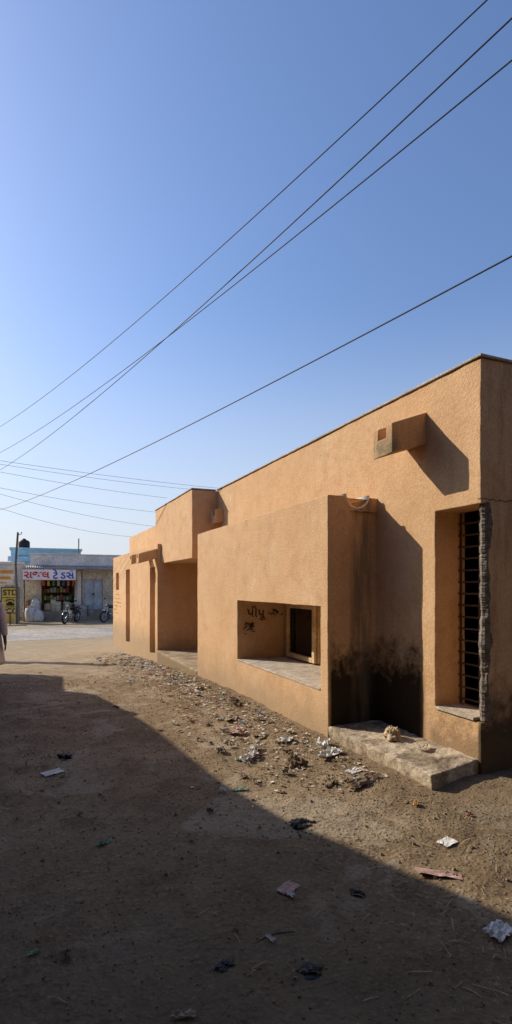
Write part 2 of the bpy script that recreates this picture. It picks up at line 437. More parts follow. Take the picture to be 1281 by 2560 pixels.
# ------------------------------------------------------------ poles and wires
WIRE=paint('black_cable',(.03,.028,.026),.6,.2,3)
def wire(a,m_,b,r,t0=-.45,t1=1.6,n=60,label='black overhead cable running above the street'):
    a,m_,b=map(Vector,(a,m_,b)); pts=[]
    for i in range(n):
        t=t0+(t1-t0)*i/(n-1)
        l0=(t-.5)*(t-1)/.5; l1=t*(t-1)/-.25; l2=t*(t-.5)/.5
        pts.append(a*l0+m_*l1+b*l2)
    o=tube('overhead_wire',pts,r,WIRE,seg=6); return top(o,label,'wire','wires strung over the street')
wire((3.517,3.327,6.5),(1.32,10.76,6.24),(-.876,18.19,6.5),.0065)
wire((3.594,3.142,6.2),(1.257,12.8,5.80),(-1.08,22.46,6.0),.0075)
wire((3.629,3.172,5.9),(1.302,12.24,5.90),(-1.025,21.3,6.4),.007)
wire((4.039,3.53,4.6),(1.38,15.06,4.58),(-1.278,26.58,5.0),.0085,label='thick black overhead cable sloping over the roof')
def far(a,b,sag,r=.008):
    a=Vector(a);b=Vector(b); m_=(a+b)/2-Vector((0,0,sag)); return wire(a,m_,b,r,-.15,1.15,30,'thin overhead wire crossing above the far road')
far((-1.1,26.4,7.18),(9.5,30.4,7.49),.06)
far((-1.2,27.5,7.25),(10.4,33.0,7.75),.1)
far((-1.3,29.4,7.25),(6.6,32.0,7.0),.06)
far((-1.3,29.4,6.45),(6.3,32.5,6.15),.08)
far((-1.3,30.2,6.25),(8.0,36.0,5.6),.2)
far((-1.4,31.5,5.7),(6.3,36.5,4.9),.25)
POLE=paint('grey_wood',(.18,.14,.11),.85,.4,4,.4,20)
pp=tube('utility_pole',[(-.74,32.9,-.62),(-.72,32.92,1.2),(-.78,32.9,2.8),(-.66,32.9,4.6)],[.085,.075,.065,.055],POLE,seg=10)
tube('insulator',[(-.66,32.9,4.45),(-.5,32.9,4.5),(-.45,32.9,4.62)],.025,POLE,pp,seg=6)
top(pp,'crooked grey wooden utility pole beside the shop','pole')
pp=tube('utility_pole',[(-3.7,19.4,-.62),(-3.7,19.4,4.85)],[.26,.22],POLE,seg=10); tube('insulator',[(-3.7,19.0,4.7),(-3.7,19.8,4.7)],.03,POLE,pp,seg=6)
top(pp,'thick grey utility pole at the roadside','pole')
pp=tube('roof_pole',[(2.88,36.4,3.5),(2.90,36.4,4.65)],.035,POLE,seg=8); top(pp,'thin iron pole standing on the shop roof','pole')

# ------------------------------------------------------------ shop row
SH=empty('shop_building',(5,35.7,-.6)); SI=Matrix.Translation((-5,-35.7,.6))
def S_(o): o.parent=SH; o.matrix_parent_inverse=SI; return o
CREAM=paint('grimy_cream_plaster',(.62,.53,.41),.9,.35,1.3,.4,20)
WHT=paint('lime_washed_parapet',(.82,.76,.70),.9,.2,1.2,.3,20)
S_(csg('wall',[(-.45,35.7,-.6,11,42,2.87)],[(.62,35.6,.0,2.62,39.5,2.05),(3.15,35.6,.0,4.32,35.85,2.0),(5.4,35.6,.0,6.6,35.85,2.0),(-.3,36.0,2.7,10.8,41.5,2.9)],CREAM))
S_(box('parapet',[(.0,35.9,2.87,11,36.1,3.53),(-.1,35.85,3.53,11,36.15,3.60)],WHT,bw=.01))
S_(box('plinth',[(-.45,34.85,-.62,11,35.695,.0),(2.9,34.5,-.62,4.5,34.85,-.3)],paint('worn_plinth',(.33,.27,.20),.9,.35,2,.4,20),bw=.02))
vs=[];fs=[];n=340
for i in range(n):
    x=-.25+11.2*i/(n-1); z=.022*math.sin(x*2*math.pi/.13)
    vs+=[(x,34.55,2.60+z),(x,35.88,2.86+z)]
for i in range(n-1): fs.append((i*2,i*2+2,i*2+3,i*2+1))
aw=S_(mesh('awning',vs,fs,paint('galvanised_sheet',(.42,.38,.35),.6,.4,2,.2,20,.2),smooth=True))
mm=aw.modifiers.new('s','SOLIDIFY'); mm.thickness=.008
for k,x in enumerate((-.35,2.95,5.0,7.5,9.5)): S_(tube('awning_post',[(x,34.75,0),(x,34.75,2.6)],.04,POLE,seg=8))
DOORM=paint('blue_grey_steel',(.42,.47,.54),.55,.25,2,.15,20,.1)
for x0 in (3.17,5.42):
    S_(box('door',[(x0,35.76,.02,x0+.56,35.80,1.98),(x0+.575,35.76,.02,x0+1.13,35.80,1.98)]+
      [(x0+.06+.575*k,35.745,z,x0+.50+.575*k,35.76,z+.5) for k in (0,1) for z in (.12,.74,1.36)],DOORM,bw=.008))
S_(box('door_handle',(3.68,35.70,.95,3.80,35.74,1.1),IRON,bw=.005))
S_(box('wall_band',(2.75,35.66,.0,3.0,35.70,2.5),WHT,bw=.004))
top(SH,'low cream shop row with corrugated awning, steel doors and white parapet','shop')
SB=box('shop_sign',(-.43,34.46,1.90,2.56,34.50,2.57),paint('sign_white',(.88,.85,.83),.6,.1,3),bw=.006)
RED=paint('sign_red',(.65,.035,.03),.5,.1); BLU=paint('sign_blue',(.03,.07,.45),.5,.1)
text('lettering','રાજલ',.60,RED,(.34,34.45,2.22),(R(90),0,0),SB,sx=1.08,bold=.014)
a=text('x','ટે',.60,BLU,(1.38,34.45,2.19),(R(90),0,0),None,sx=1.05,bold=.014)
a2=text('x','ડ',.60,BLU,(1.83,34.45,2.19),(R(90),0,0),None,sx=1.05,bold=.014)
a3=text('x','સ',.60,BLU,(2.24,34.45,2.19),(R(90),0,0),None,sx=1.05,bold=.014)
b=tube('x',[(1.28,34.45,1.97),(1.36,34.45,2.04),(1.44,34.45,1.97)],.018,BLU,seg=5)
c=tube('x',[(2.26,34.45,2.43),(2.29,34.45,2.50),(2.38,34.45,2.50),(2.40,34.45,2.43)],.018,BLU,seg=5)
merge('lettering',[a,a2,a3,b,c],SB)
box('sign_border',[(-.43,34.452,2.55,2.56,34.46,2.57),(-.43,34.452,1.90,2.56,34.46,1.92)],RED,SB,0)
top(SB,'white shop signboard with red and blue Gujarati lettering under the awning','sign')
YEL=paint('booth_yellow',(.82,.58,.13),.6,.25,3); INK=paint('ink_black',(.02,.018,.018),.6,.1)
ST=empty('phone_booth',(-1.1,34.0,-.6)); 
def T_(o): o.parent=ST; o.matrix_parent_inverse=Matrix.Translation((1.1,-34,.6)); return o
T_(box('cabinet',[(-1.56,33.9,-.6,-.62,34.5,1.5)],YEL,bw=.015))
T_(box('trim',[(-1.58,33.87,1.45,-.6,33.9,1.50),(-1.58,33.87,-.58,-1.54,33.9,1.45),(-.64,33.87,-.58,-.6,33.9,1.45),(-1.54,33.87,.33,-.64,33.9,.36),(-1.54,33.87,.86,-.64,33.9,.89)],INK,bw=.004))
T_(text('lettering','STD',.46,INK,(-1.09,33.885,1.16),(R(90),0,0),sx=.9,bold=.008))
T_(text('lettering','PCO',.46,INK,(-1.09,33.885,.08),(R(90),0,0),sx=.9,bold=.008))
ph=[box('x',(-1.30,33.87,.42,-.88,33.885,.56),INK,bw=.01),box('x',(-1.20,33.87,.56,-.98,33.885,.64),INK,bw=.01),
    tube('x',[(-1.32,33.88,.66),(-1.26,33.88,.74),(-1.09,33.88,.77),(-.92,33.88,.74),(-.86,33.88,.66)],.028,INK,seg=6)]
T_(merge('telephone_symbol',ph))
top(ST,'yellow telephone booth board with black STD PCO lettering by the roadside','phone booth')
OR=paint('banner_orange',(.78,.32,.06),.6,.2,3); BW=paint('banner_cream',(.84,.76,.58),.6,.2,3)
bn=box('banner_sign',(-2.3,35.0,1.62,-.95,35.03,2.52),BW,bw=.004)
box('banner_stripe',[(-2.3,34.985,2.3,-.95,34.999,2.5),(-2.2,34.985,1.95,-1.1,34.999,2.12),(-2.2,34.985,1.70,-1.3,34.999,1.78)],OR,bn,0)
tube('post',[(-1.0,35.06,-.6),(-1.0,35.06,2.55)],.03,POLE,bn,seg=6); tube('post',[(-2.25,35.06,-.6),(-2.25,35.06,2.55)],.03,POLE,bn,seg=6)
top(bn,'cream and orange banner sign on thin posts','sign')
BLUE=paint('pale_blue_wash',(.36,.60,.74),.85,.15,1.5,.3,15)
bb=csg('blue_house',[(-1.5,48,-.6,4.0,56,4.55),(-1.6,47.9,4.55,4.1,56,4.72)],[(-.9,47.9,3.2,-.2,48.2,4.1),(1.0,47.9,3.2,1.8,48.2,4.1)],BLUE)
box('balcony_wall',(-1.7,47.3,3.55,1.0,47.5,3.95),BLUE,bb,.01)
top(bb,'pale blue flat-roofed house behind the shops','house')
tk=lathe('water_tank',[(.42,0),(.45,.1),(.45,.5),(.4,.62),(.2,.72),(.12,.76)],INK); tk.location=(-.5,49,4.72)
lathe('lid',[(.13,.76),(.13,.82)],INK,tk); top(tk,'black plastic water tank on the blue roof','water tank')
wh=csg('white_house',[(-9,40,-.6,-.5,47,3.05),(-9.1,39.8,3.05,-.4,47,3.2)],[(-3,39.9,.2,-2,40.3,2.2),(-1.6,39.9,1.0,-.9,40.3,2.0)],WHT)
top(wh,'white flat-roofed house beside the road','house')
bw_=box('brick_pile',[(-.25+.24*i+(.1 if j%2 else 0),35.05+.03*((i*7+j)%3),0+.09*j,-.03+.24*i+(.1 if j%2 else 0),35.4,.085+.09*j) for j in range(8) for i in range(3)],paint('old_brick',(.24,.13,.09),.9,.4,6),bw=.006)
top(bw_,'stack of dull red bricks on the shop plinth','bricks')
def sack(loc,h,r,mat,lab):
    o=lathe('sack',[(r*.6,0),(r*.98,.05),(r*1.05,h*.3),(r,h*.6),(r*.85,h*.85),(r*.35,h*.95),(r*.45,h)],mat,seg=18)
    for v in o.data.vertices:
        q=mn.noise(v.co*7+Vector(loc)); v.co.x*=1+.2*q; v.co.y*=1-.15*q; v.co.x+=v.co.z*.12*mn.noise(Vector(loc))
    o.location=loc; tube('tie',[(math.cos(a)*r*.4,math.sin(a)*r*.4,h*.94) for a in [k*math.pi/4 for k in range(8)]],.015,POLE,o,closed=True,seg=5)
    return top(o,lab,'sack','sacks in front of the shop')
SK=paint('woven_sack_white',(.72,.69,.66),.85,.3,7,.5,40); SK2=paint('jute_sack',(.42,.32,.20),.9,.3,7,.5,40)
sack((.02,34.6,-.6),.95,.30,SK,'tall white woven sack standing by the plinth')
sack((.42,34.4,-.6),.75,.28,SK,'white woven sack leaning beside another')
sack((.25,35.1,0),.8,.26,SK,'white woven sack on the shop plinth')
sack((2.1,35.1,0),.6,.24,SK2,'brown jute sack at the shop opening')
sack((1.0,35.15,0),.5,.22,SK2,'short brown jute sack at the shop opening')
def drum(loc,h,r,mat,lab):
    o=lathe('barrel',[(r*.93,0),(r,.03),(r,h*.32),(r*1.04,h*.34),(r,h*.36),(r,h*.66),(r*1.04,h*.68),(r,h*.7),(r,h*.97),(r*.92,h)],mat,seg=22)
    o.location=loc; lathe('lid',[(r*.9,h),(r*.9,h+.03)],mat,o); return top(o,lab,'barrel','barrels outside the shop')
drum((2.95,34.6,-.6),.95,.30,paint('grey_drum',(.30,.29,.28),.6,.3,4),'grey barrel outside the shop')
drum((3.45,34.75,-.3),.6,.24,paint('grey_drum',(.28,.28,.28)),'small grey barrel on the step')
drum((1.55,35.1,0),.55,.2,paint('cream_drum',(.60,.52,.38),.6,.3,4),'cream tin at the shop opening')
drum((1.3,35.2,0),.65,.17,paint('cream_drum',(.55,.48,.34)),'cream tin at the shop opening')
cols=[(.5,.1,.06),(.55,.45,.1),(.1,.25,.12),(.5,.48,.42),(.08,.12,.3),(.45,.25,.1)]
sh=box('shelf_rack',[(.72,36.9,z,2.55,37.3,z+.04) for z in (.1,.6,1.1,1.6)]+[(.70,36.9,0,.74,37.3,2.0),(2.52,36.9,0,2.56,37.3,2.0)],POLE,bw=0)
top(sh,'wooden shelves inside the dark shop','shelf')
for i in range(26):
    z=(.14,.64,1.14)[i%3]; x=.78+ (i//3)*.195; h=random.uniform(.2,.38); ci=random.randrange(6)
    o=box('carton',[(x,36.8,z,x+.16,37.1,z+h),(x+.01,36.79,z+h*.3,x+.15,36.8,z+h*.7)],paint('carton_%d'%ci,cols[ci],.7,.3,5),bw=.006)
    top(o,'small packed goods carton on a shop shelf','carton','cartons on the shop shelves')
for i in range(7):
    x=.75+i*.29; o=lathe('hanging_packet',[(.02,0),(.08,-.08),(.09,-.35),(.03,-.42)],paint('carton_%d'%(i%6),cols[i%6]),seg=8); o.location=(x,35.6,1.95)
    tube('string',[(0,0,0),(0,0,.12)],.006,POLE,o,seg=4); top(o,'packet hanging at the shop front','packet','packets hanging at the shop front')
tb=empty('table',(-1.75,32.6,-.6))
def tt(o): o.parent=tb; o.matrix_parent_inverse=Matrix.Translation((1.75,-32.6,.6)); return o
tt(box('table_top',(-2.5,32.2,.10,-.95,33.0,.15),POLE,bw=.01))
for x in (-2.4,-1.05):
    for y in (32.28,32.92): tt(box('leg',(x-.03,y-.03,-.6,x+.03,y+.03,.10),POLE,bw=.004))
top(tb,'rough wooden stall table near the phone booth','table')

# ------------------------------------------------------------ motorcycles
TY=paint('tyre_rubber',(.02,.02,.02),.8,.2,8); CH=paint('chrome_steel',(.5,.5,.5),.25,.1,8,.02,60,.9); BK=paint('black_enamel',(.02,.02,.025),.25,.1,4,.02,40,0,.6)
SE=paint('black_vinyl',(.03,.028,.028),.5,.2,8); LN=paint('lamp_glass',(.6,.6,.55),.1,.1,5,.01,40,0,.6)
def circ(c,r,n=24): return [(c[0]+r*math.cos(2*math.pi*k/n),c[1],c[2]+r*math.sin(2*math.pi*k/n)) for k in range(n)]
def moto():
    M=empty('motorcycle')
    for x in (-.62,.66):
        wl=tube('wheel',circ((x,0,.30),.265),.045,TY,M,10,True)
        sp=[tube('x',circ((x,0,.30),.225),.014,CH,None,6,True),tube('x',[(x,-.06,.3),(x,.06,.3)],.045,CH)]
        for k in range(12):
            a=k*math.pi/6; sp.append(tube('x',[(x,.02*(-1)**k,.3),(x+.22*math.cos(a),0,.3+.22*math.sin(a))],.004,CH,seg=4))
        merge('rim',sp,wl)
    skin('fuel_tank',[(-.02,0,.76),(.14,0,.82),(.32,0,.80),(.38,0,.78)],[(0,1),(1,2),(2,3)],[(.07,.06),(.13,.10),(.12,.10),(.07,.06)],BK,M)
    skin('seat',[(-.75,0,.80),(-.5,0,.775),(-.2,0,.74),(-.05,0,.76)],[(0,1),(1,2),(2,3)],[(.09,.035),(.12,.045),(.12,.045),(.08,.035)],SE,M)
    eng=[box('x',(-.10,-.13,.26,.20,.13,.46),CH,bw=.04),box('x',(.02,-.08,.44,.18,.08,.66),CH,bw=.02)]+[box('x',(.0,-.1,.46+.035*i,.2,.1,.47+.035*i),CH,bw=0) for i in range(6)]
    merge('engine',eng,M)
    fr=[tube('x',[(.42,0,.88),(.28,0,.35),(-.1,0,.25),(-.3,0,.40),(-.25,0,.70),(.38,0,.80)],.022,BK),tube('x',[(-.25,.1,.70),(-.85,.1,.72)],.015,BK),tube('x',[(-.25,-.1,.70),(-.85,-.1,.72)],.015,BK)]
    for s in (-1,1):
        fr+= [tube('x',[(.43,.08*s,.95),(.66,.08*s,.30)],.022,CH),tube('x',[(-.62,.1*s,.30),(-.50,.12*s,.70)],.025,CH),tube('x',[(-.1,.1*s,.3),(-.62,.09*s,.30)],.02,BK),
              box('x',(-.42,.1*s-.015,.45,-.12,.1*s+.015,.68),BK,bw=.03)]
    merge('frame',fr,M)
    for x,a0,a1 in ((.66,20,150),(-.62,20,170)):
        vs=[];fs=[];n=12
        for k in range(n):
            a=R(a0+(a1-a0)*k/(n-1))
            for w_ in (-.065,0,.065): rr=.335-(.02 if w_ else 0); vs.append((x+rr*math.cos(a),w_,.3+rr*math.sin(a)))
        for k in range(n-1):
            for q in (0,1): fs.append((k*3+q,k*3+q+1,k*3+q+4,k*3+q+3))
        o=mesh('mudguard',vs,fs,BK,M,smooth=True); s=o.modifiers.new('s','SOLIDIFY'); s.thickness=.006
    tube('exhaust',[(.16,-.14,.42),(.24,-.15,.24),(0,-.16,.2),(-.35,-.17,.25),(-.80,-.18,.34)],[.02,.02,.022,.04,.045],CH,M)
    tube('handlebar',[(.30,-.36,1.02),(.38,-.2,1.03),(.42,0,.97),(.38,.2,1.03),(.30,.36,1.02)],.013,CH,M)
    for s in (-1,1):
        mi=lathe('mirror',[(.03,0),(.055,.008),(.055,.02),(.03,.025)],BK,M); mi.rotation_euler=(0,R(90),0); mi.location=(.33,.30*s,1.20)
        tube('mirror_stem',[(.34,.24*s,1.03),(.34,.28*s,1.18)],.006,CH,M,5)
    hl=lathe('headlight',[(.04,-.09),(.085,-.05),(.095,0),(.09,.02)],BK,M); hl.rotation_euler=(0,R(90),0); hl.location=(.52,0,.90)
    lathe('lens',[(.085,.021),(.05,.035),(.01,.04)],LN,hl)
    box('number_plate',(.72,-.10,.60,.73,.10,.68),LN,M,.003)
    box('tail_light',(-.90,-.05,.66,-.86,.05,.74),RED,M,.01)
    return M
def copytree(o,parent=None):
    c=o.copy(); COL.objects.link(c)
    if parent: c.parent=parent
    for k in o.children: copytree(k,c)
    return c
mo=moto(); mo.location=(2.15,32.6,-.60); mo.rotation_euler=(R(-6),0,R(-120)); mo.scale=(1.15,)*3
top(mo,'black motorcycle parked leaning in front of the shop','motorcycle','motorcycles parked by the shop')
m2=copytree(mo); m2.location=(4.55,32.8,-.60); m2.rotation_euler=(R(-5),0,R(-140))
top(m2,'black motorcycle parked partly behind the stucco building','motorcycle','motorcycles parked by the shop')

# ------------------------------------------------------------ person
SKN=paint('brown_skin',(.14,.065,.04),.55,.15,8,.05,60); KUR=paint('pale_pink_cotton',(.70,.60,.56),.9,.12,4,.25,25); TRO=paint('white_cotton',(.64,.61,.57),.9,.12,4,.25,25)
PE=empty('person',(0,0,0))
vs=[(0,0,.95),(0,0,1.14),(0,0,1.30),(0,0,1.43),(0,-.01,1.50),(0,-.025,1.57),(0,-.02,1.64),(0,-.01,1.70)]
rs=[(.11,.09),(.10,.08),(.12,.09),(.08,.06),.052,(.062,.075),(.078,.095),(.06,.07)]
es=[(i,i+1) for i in range(7)]
def chain(start,pts,rad):
    p=start
    for q,r_ in zip(pts,rad):
        vs.append(q); rs.append(r_); es.append((p,len(vs)-1)); p=len(vs)-1
    return p
for s in (-1,1):
    f=.06*s
    wri=chain(3,[(.10*s,0,1.43),(.175*s,0,1.41),(.215*s,.02-f,1.13),(.24*s,-.03-f,.88),(.245*s,-.045-f,.80)],[.05,.055,.042,.027,(.03,.02)])
    for k,(dy,ln_) in enumerate(((-.03,.075),(-.01,.085),(.01,.078),(.028,.062))):
        b0=(.245*s,-.045-f+dy,.775); chain(wri,[b0,(.245*s,-.05-f+dy*1.1,.775-ln_*.5),(.235*s,-.055-f+dy*1.1,.775-ln_)],[.0095,.0085,.0075])
    chain(wri,[(.24*s,-.085-f,.80),(.235*s,-.10-f,.765)],[.011,.009])
    if s>0: leg=[(.09,0,.88),(.10,-.10,.50),(.10,-.20,.10),(.105,-.26,.04),(.11,-.38,.03)]
    else: leg=[(-.09,0,.88),(-.10,-.02,.49),(-.10,.22,.14),(-.10,.20,.05),(-.105,.09,.03)]
    chain(0,leg,[.085,.055,.036,.038,(.04,.02)])
body=skin('body',vs,es,rs,SKN,PE,2)
rings=[(1.475,.075,.065),(1.45,.13,.08),(1.42,.185,.10),(1.36,.205,.118),(1.2,.19,.12),(1.05,.185,.125),(.9,.205,.145),(.72,.225,.17),(.55,.245,.195),(.50,.25,.20)]
kv=[];kf=[];S=32
for z,a,b in rings:
    for k in range(S):
        t=2*math.pi*k/S; fo=1+.05*math.sin(7*t+z*4)*max(0,(1.2-z)); kv.append((a*math.cos(t)*fo,b*math.sin(t)*fo,z+.01*math.sin(3*t)*(1.4-z)))
for i in range(len(rings)-1):
    for k in range(S): k2=(k+1)%S; kf.append((i*S+k,(i+1)*S+k,(i+1)*S+k2,i*S+k2))
ku=[mesh('x',kv,kf,KUR,smooth=True)]
ku[0].modifiers.new('s','SOLIDIFY').thickness=.006
for s in (-1,1):
    f=.06*s
    ku.append(skin('x',[(.13*s,0,1.40),(.185*s,0,1.37),(.22*s,.02-f,1.12),(.242*s,-.028-f,.90)],[(0,1),(1,2),(2,3)],[.06,.068,.058,.045],KUR))
merge('kurta',ku,PE)
tr=[skin('x',[(.09,0,.88),(.10,-.10,.50),(.10,-.19,.13)],[(0,1),(1,2)],[.10,.08,.06],TRO),skin('x',[(-.09,0,.88),(-.10,-.02,.49),(-.10,.20,.17)],[(0,1),(1,2)],[.10,.08,.06],TRO)]
merge('trousers',tr,PE)
hv=bpy.data.meshes.new('hair'); bm=bmesh.new(); bmesh.ops.create_uvsphere(bm,u_segments=20,v_segments=14,radius=1)
for v in bm.verts: v.co=Vector((v.co.x*.09,v.co.y*.105,v.co.z*.10))
bmesh.ops.delete(bm,geom=[v for v in bm.verts if (v.co.y<-.03 and v.co.z<.045) or v.co.z<-.05],context='VERTS'); bm.to_mesh(hv); bm.free()
hv.materials.append(INK); ho=link(bpy.data.objects.new('hair',hv),PE); ho.location=(0,-.012,1.67)
for s in (-1,1):
    e=lathe('eye',[(.002,-.012),(.010,-.006),(.012,0),(.010,.006),(.002,.012)],LN,PE,seg=10); e.location=(.03*s,-.108,1.645)
tube('nose',[(0,-.108,1.65),(0,-.128,1.615),(0,-.115,1.605)],[.008,.013,.009],SKN,PE)
tube('mouth',[(-.022,-.105,1.58),(0,-.112,1.578),(.022,-.105,1.58)],.005,paint('lip',(.12,.04,.035)),PE,5)
for s in (-1,1): tube('ear',[(.082*s,-.01,1.66),(.092*s,-.0,1.64),(.084*s,-.005,1.61)],.011,SKN,PE)
PE.location=(-.60,8.72,gz(-.60,8.72)); PE.rotation_euler=(0,0,R(8))
top(PE,'person in pale kurta walking down the shaded dirt street','person')

# ------------------------------------------------------------ litter
def sheet(w_,h_,amp,seed,n=9,crush=1.0):
    vs=[];fs=[]
    for j in range(n):
        for i in range(n):
            u=i/(n-1)-.5; v=j/(n-1)-.5
            q=Vector((u*3+seed*3.1,v*3,seed)); z=amp*(.6+mn.noise(q*1.5)+.5*mn.noise(q*4))
            jx=.18*mn.noise(q*2+Vector((9,0,0)))*crush; jy=.18*mn.noise(q*2+Vector((0,9,0)))*crush
            vs.append(((u+jx)*w_,(v+jy)*h_,max(.002,z)+.004))
    for j in range(n-1):
        for i in range(n-1):
            a=j*n+i; fs.append((a,a+1,a+n+1,a+n))
    return vs,fs
LM={'white':paint('paper_white',(.78,.73,.64),.8,.25,12),'cream':paint('paper_cream',(.60,.48,.33),.85,.35,12),'red':paint('wrapper_red',(.45,.11,.07),.6,.3,10),
    'pink':paint('paper_pink',(.56,.34,.27),.8,.3,10),'blue':paint('wrapper_blue',(.30,.38,.52),.6,.3,10),'green':paint('plastic_green',(.22,.42,.27),.5,.3,10),
    'black':paint('plastic_black',(.03,.028,.025),.5,.3,10),'brown':paint('card_brown',(.24,.16,.09),.9,.3,10),'gold':paint('wrapper_orange',(.58,.30,.09),.6,.3,10)}
def scrap(x,y,w_,h_,amp,colr,name,label,rot=None,n=9,crush=1.,grp='scraps of litter on the dirt street'):
    vs,fs=sheet(w_,h_,amp,random.random()*50,n,crush); o=mesh(name,vs,fs,LM[colr])
    o.location=(x,y,gz(x,y)+.002); o.rotation_euler=(random.uniform(-.05,.05),random.uniform(-.05,.05),random.random()*6.28 if rot is None else rot)
    return top(o,label,name.replace('_',' '),grp)
def lump(x,y,s,colr,name,label,mat=None,z=None,cat=None,grp=None,flat=.6,am=.45):
    bm=bmesh.new(); bmesh.ops.create_icosphere(bm,subdivisions=4,radius=1); sd=random.random()*90
    for v in bm.verts:
        q=v.co.copy(); f=1+am*mn.noise(q*1.4+Vector((sd,0,0)))+am*.6*mn.noise(q*3.5+Vector((0,sd,0)))+am*.3*mn.noise(q*9+Vector((0,0,sd)))
        v.co=Vector((q.x*f*s,q.y*f*s*.75,max(-.3,q.z)*f*s*flat))
    me=bpy.data.meshes.new(name); bm.to_mesh(me); bm.free(); me.materials.append(mat or LM[colr])
    o=link(bpy.data.objects.new(name,me)); o.location=(x,y,(gz(x,y) if z is None else z)+s*flat*.2); o.rotation_euler=(0,0,random.random()*6.28)
    return top(o,label,cat or name.replace('_',' '),grp)
ROCK=paint('rubble_stone',(.56,.42,.27),.95,.45,14,.9,30)
lump(3.15,4.10,.10,'brown','stone','rough broken stone lying on the concrete platform',ROCK,.165,'stone',flat=.8)
scrap(3.2,3.72,.14,.08,.01,'cream','cardboard_piece','flat cream card on the concrete platform',.3,crush=.3).location.z=.17
scrap(.174,4.86,.17,.11,.006,'white','paper_sheet','white paper sheet lying flat on shaded dirt',.4,crush=.15)
lump(.294,5.23,.075,'black','plastic_rag','crumpled black plastic rag on the dirt',am=.8,flat=.4)
scrap(1.246,2.50,.12,.075,.008,'pink','cardboard_piece','faded red and white card on shaded dirt',.5,crush=.2)
scrap(2.06,2.29,.24,.07,.008,'pink','cardboard_piece','torn reddish cardboard strip on the dirt',-.6,crush=.3)
scrap(2.362,2.545,.11,.08,.006,'white','paper_sheet','white paper sheet on sunlit dirt',.2,crush=.15)
scrap(1.99,1.81,.14,.09,.03,'white','plastic_bag','crumpled white plastic bag on the dirt',.2)
scrap(2.45,3.58,.32,.12,.04,'brown','cardboard_piece','dirty torn cardboard on the dirt',.3)
scrap(2.537,3.83,.16,.10,.01,'white','paper_sheet','white paper sheet near the platform',.3,crush=.2)
scrap(2.55,4.25,.26,.13,.05,'white','plastic_bag','crumpled white plastic bag near the platform',.2)
scrap(2.62,4.50,.20,.12,.05,'white','plastic_bag','crumpled white plastic bag near the wall')
scrap(2.40,4.85,.18,.12,.04,'white','paper_scrap','crumpled white paper near the wall foot')
scrap(2.05,5.35,.20,.11,.04,'pink','plastic_bag','pale pink plastic bag on sunlit dirt')
scrap(2.20,5.9,.22,.12,.04,'cream','paper_scrap','crumpled cream paper on sunlit dirt')
lump(2.18,4.22,.08,'brown','cloth_rag','balled brown cloth rag on sunlit dirt',am=.7,flat=.8)
scrap(1.87,4.55,.24,.11,.05,'white','newspaper','crumpled newspaper on sunlit dirt',.6)
scrap(1.99,4.72,.20,.07,.05,'white','newspaper','folded newspaper on sunlit dirt',.8,crush=.3)
scrap(1.50,3.86,.13,.045,.01,'green','plastic_scrap','pale green plastic scrap on the dirt',.2)
scrap(.416,3.373,.09,.04,.015,'green','plastic_scrap','bright green plastic scrap in shade',.4)
lump(1.66,3.13,.07,'black','plastic_rag','crumpled black plastic rag at the shadow edge',am=.8,flat=.35)
lump(1.56,2.33,.035,'black','plastic_rag','small black plastic rag on shaded dirt',am=.8,flat=.4)
scrap(2.52,3.02,.06,.04,.02,'gold','plastic_scrap','orange wrapper on sunlit dirt'); scrap(2.75,2.75,.04,.03,.015,'red','plastic_scrap','red wrapper on sunlit dirt')
scrap(.99,2.16,.045,.02,.01,'white','paper_scrap','tiny white paper scrap on shaded dirt')
scrap(.52,1.90,.09,.03,.015,'cream','plastic_scrap','pale torn plastic strip in shade'); lump(.75,2.1,.035,'black','plastic_rag','crumpled black plastic rag in shade',am=.8,flat=.3)
lump(1.08,1.95,.045,'black','plastic_rag','crumpled black plastic rag in shade',am=.8,flat=.25)
tube('cable_scrap',[(1.02+.13*math.cos(a),2.12+.07*math.sin(a),gz(1.02,2.1)+.008) for a in [k*.25 for k in range(3,12)]],.0025,LM['black'],seg=5)
top(bpy.data.objects['cable_scrap'],'curled black cable scrap on shaded dirt','cable')
names={'white':('paper_scrap','crumpled white paper scrap on the dirt'),'cream':('paper_scrap','dirty cream paper scrap on the dirt'),'red':('plastic_scrap','red wrapper scrap on the dirt'),
 'pink':('paper_scrap','faded pink paper scrap on the dirt'),'blue':('plastic_scrap','blue wrapper scrap on the dirt'),'green':('plastic_scrap','green plastic scrap on the dirt'),
 'black':('plastic_scrap','black plastic scrap on the dirt'),'brown':('cardboard_piece','torn brown cardboard on the dirt'),'gold':('plastic_scrap','orange wrapper scrap on the dirt')}
pick=['white']*7+['cream']*9+['brown']*5+['pink','pink','red','gold','green','blue','black','black']
for i in range(190):
    y=3.7+random.random()*12.5; x=2.58-abs(random.gauss(0,.52))
    if y<4.7: x-=.3*random.random()
    if y>9: x+= .05
    c_=random.choice(pick); s=random.uniform(.035,.11)*(1+max(0,y-7)*.06)
    if x>2.70: continue
    scrap(x,y,s,s*random.uniform(.35,.8),random.uniform(.012,.04),c_,names[c_][0],names[c_][1],n=7)
for i in range(75):
    x=random.uniform(-.6,2.5); y=random.uniform(2.0,12); c_=random.choice(pick); s=random.uniform(.02,.06)
    scrap(x,y,s,s*.6,random.uniform(.005,.02),c_,names[c_][0],names[c_][1],n=6)
for i in range(20):
    y=3.4+random.random()**1.2*10; x=2.6-abs(random.gauss(0,.6)); s=random.uniform(.015,.035)
    lump(x,y,s,'brown','dirt_clod','dark clod of dirt and rubbish on the street',None,None,'clod','clods on the dirt street',.5,.7)
def scatter(name,N,fn,mat,label,cat):
    vs=[];fs=[]
    for i in range(N): fn(vs,fs)
    o=mesh(name,vs,fs,mat); return top(o,label,cat,kind='stuff')
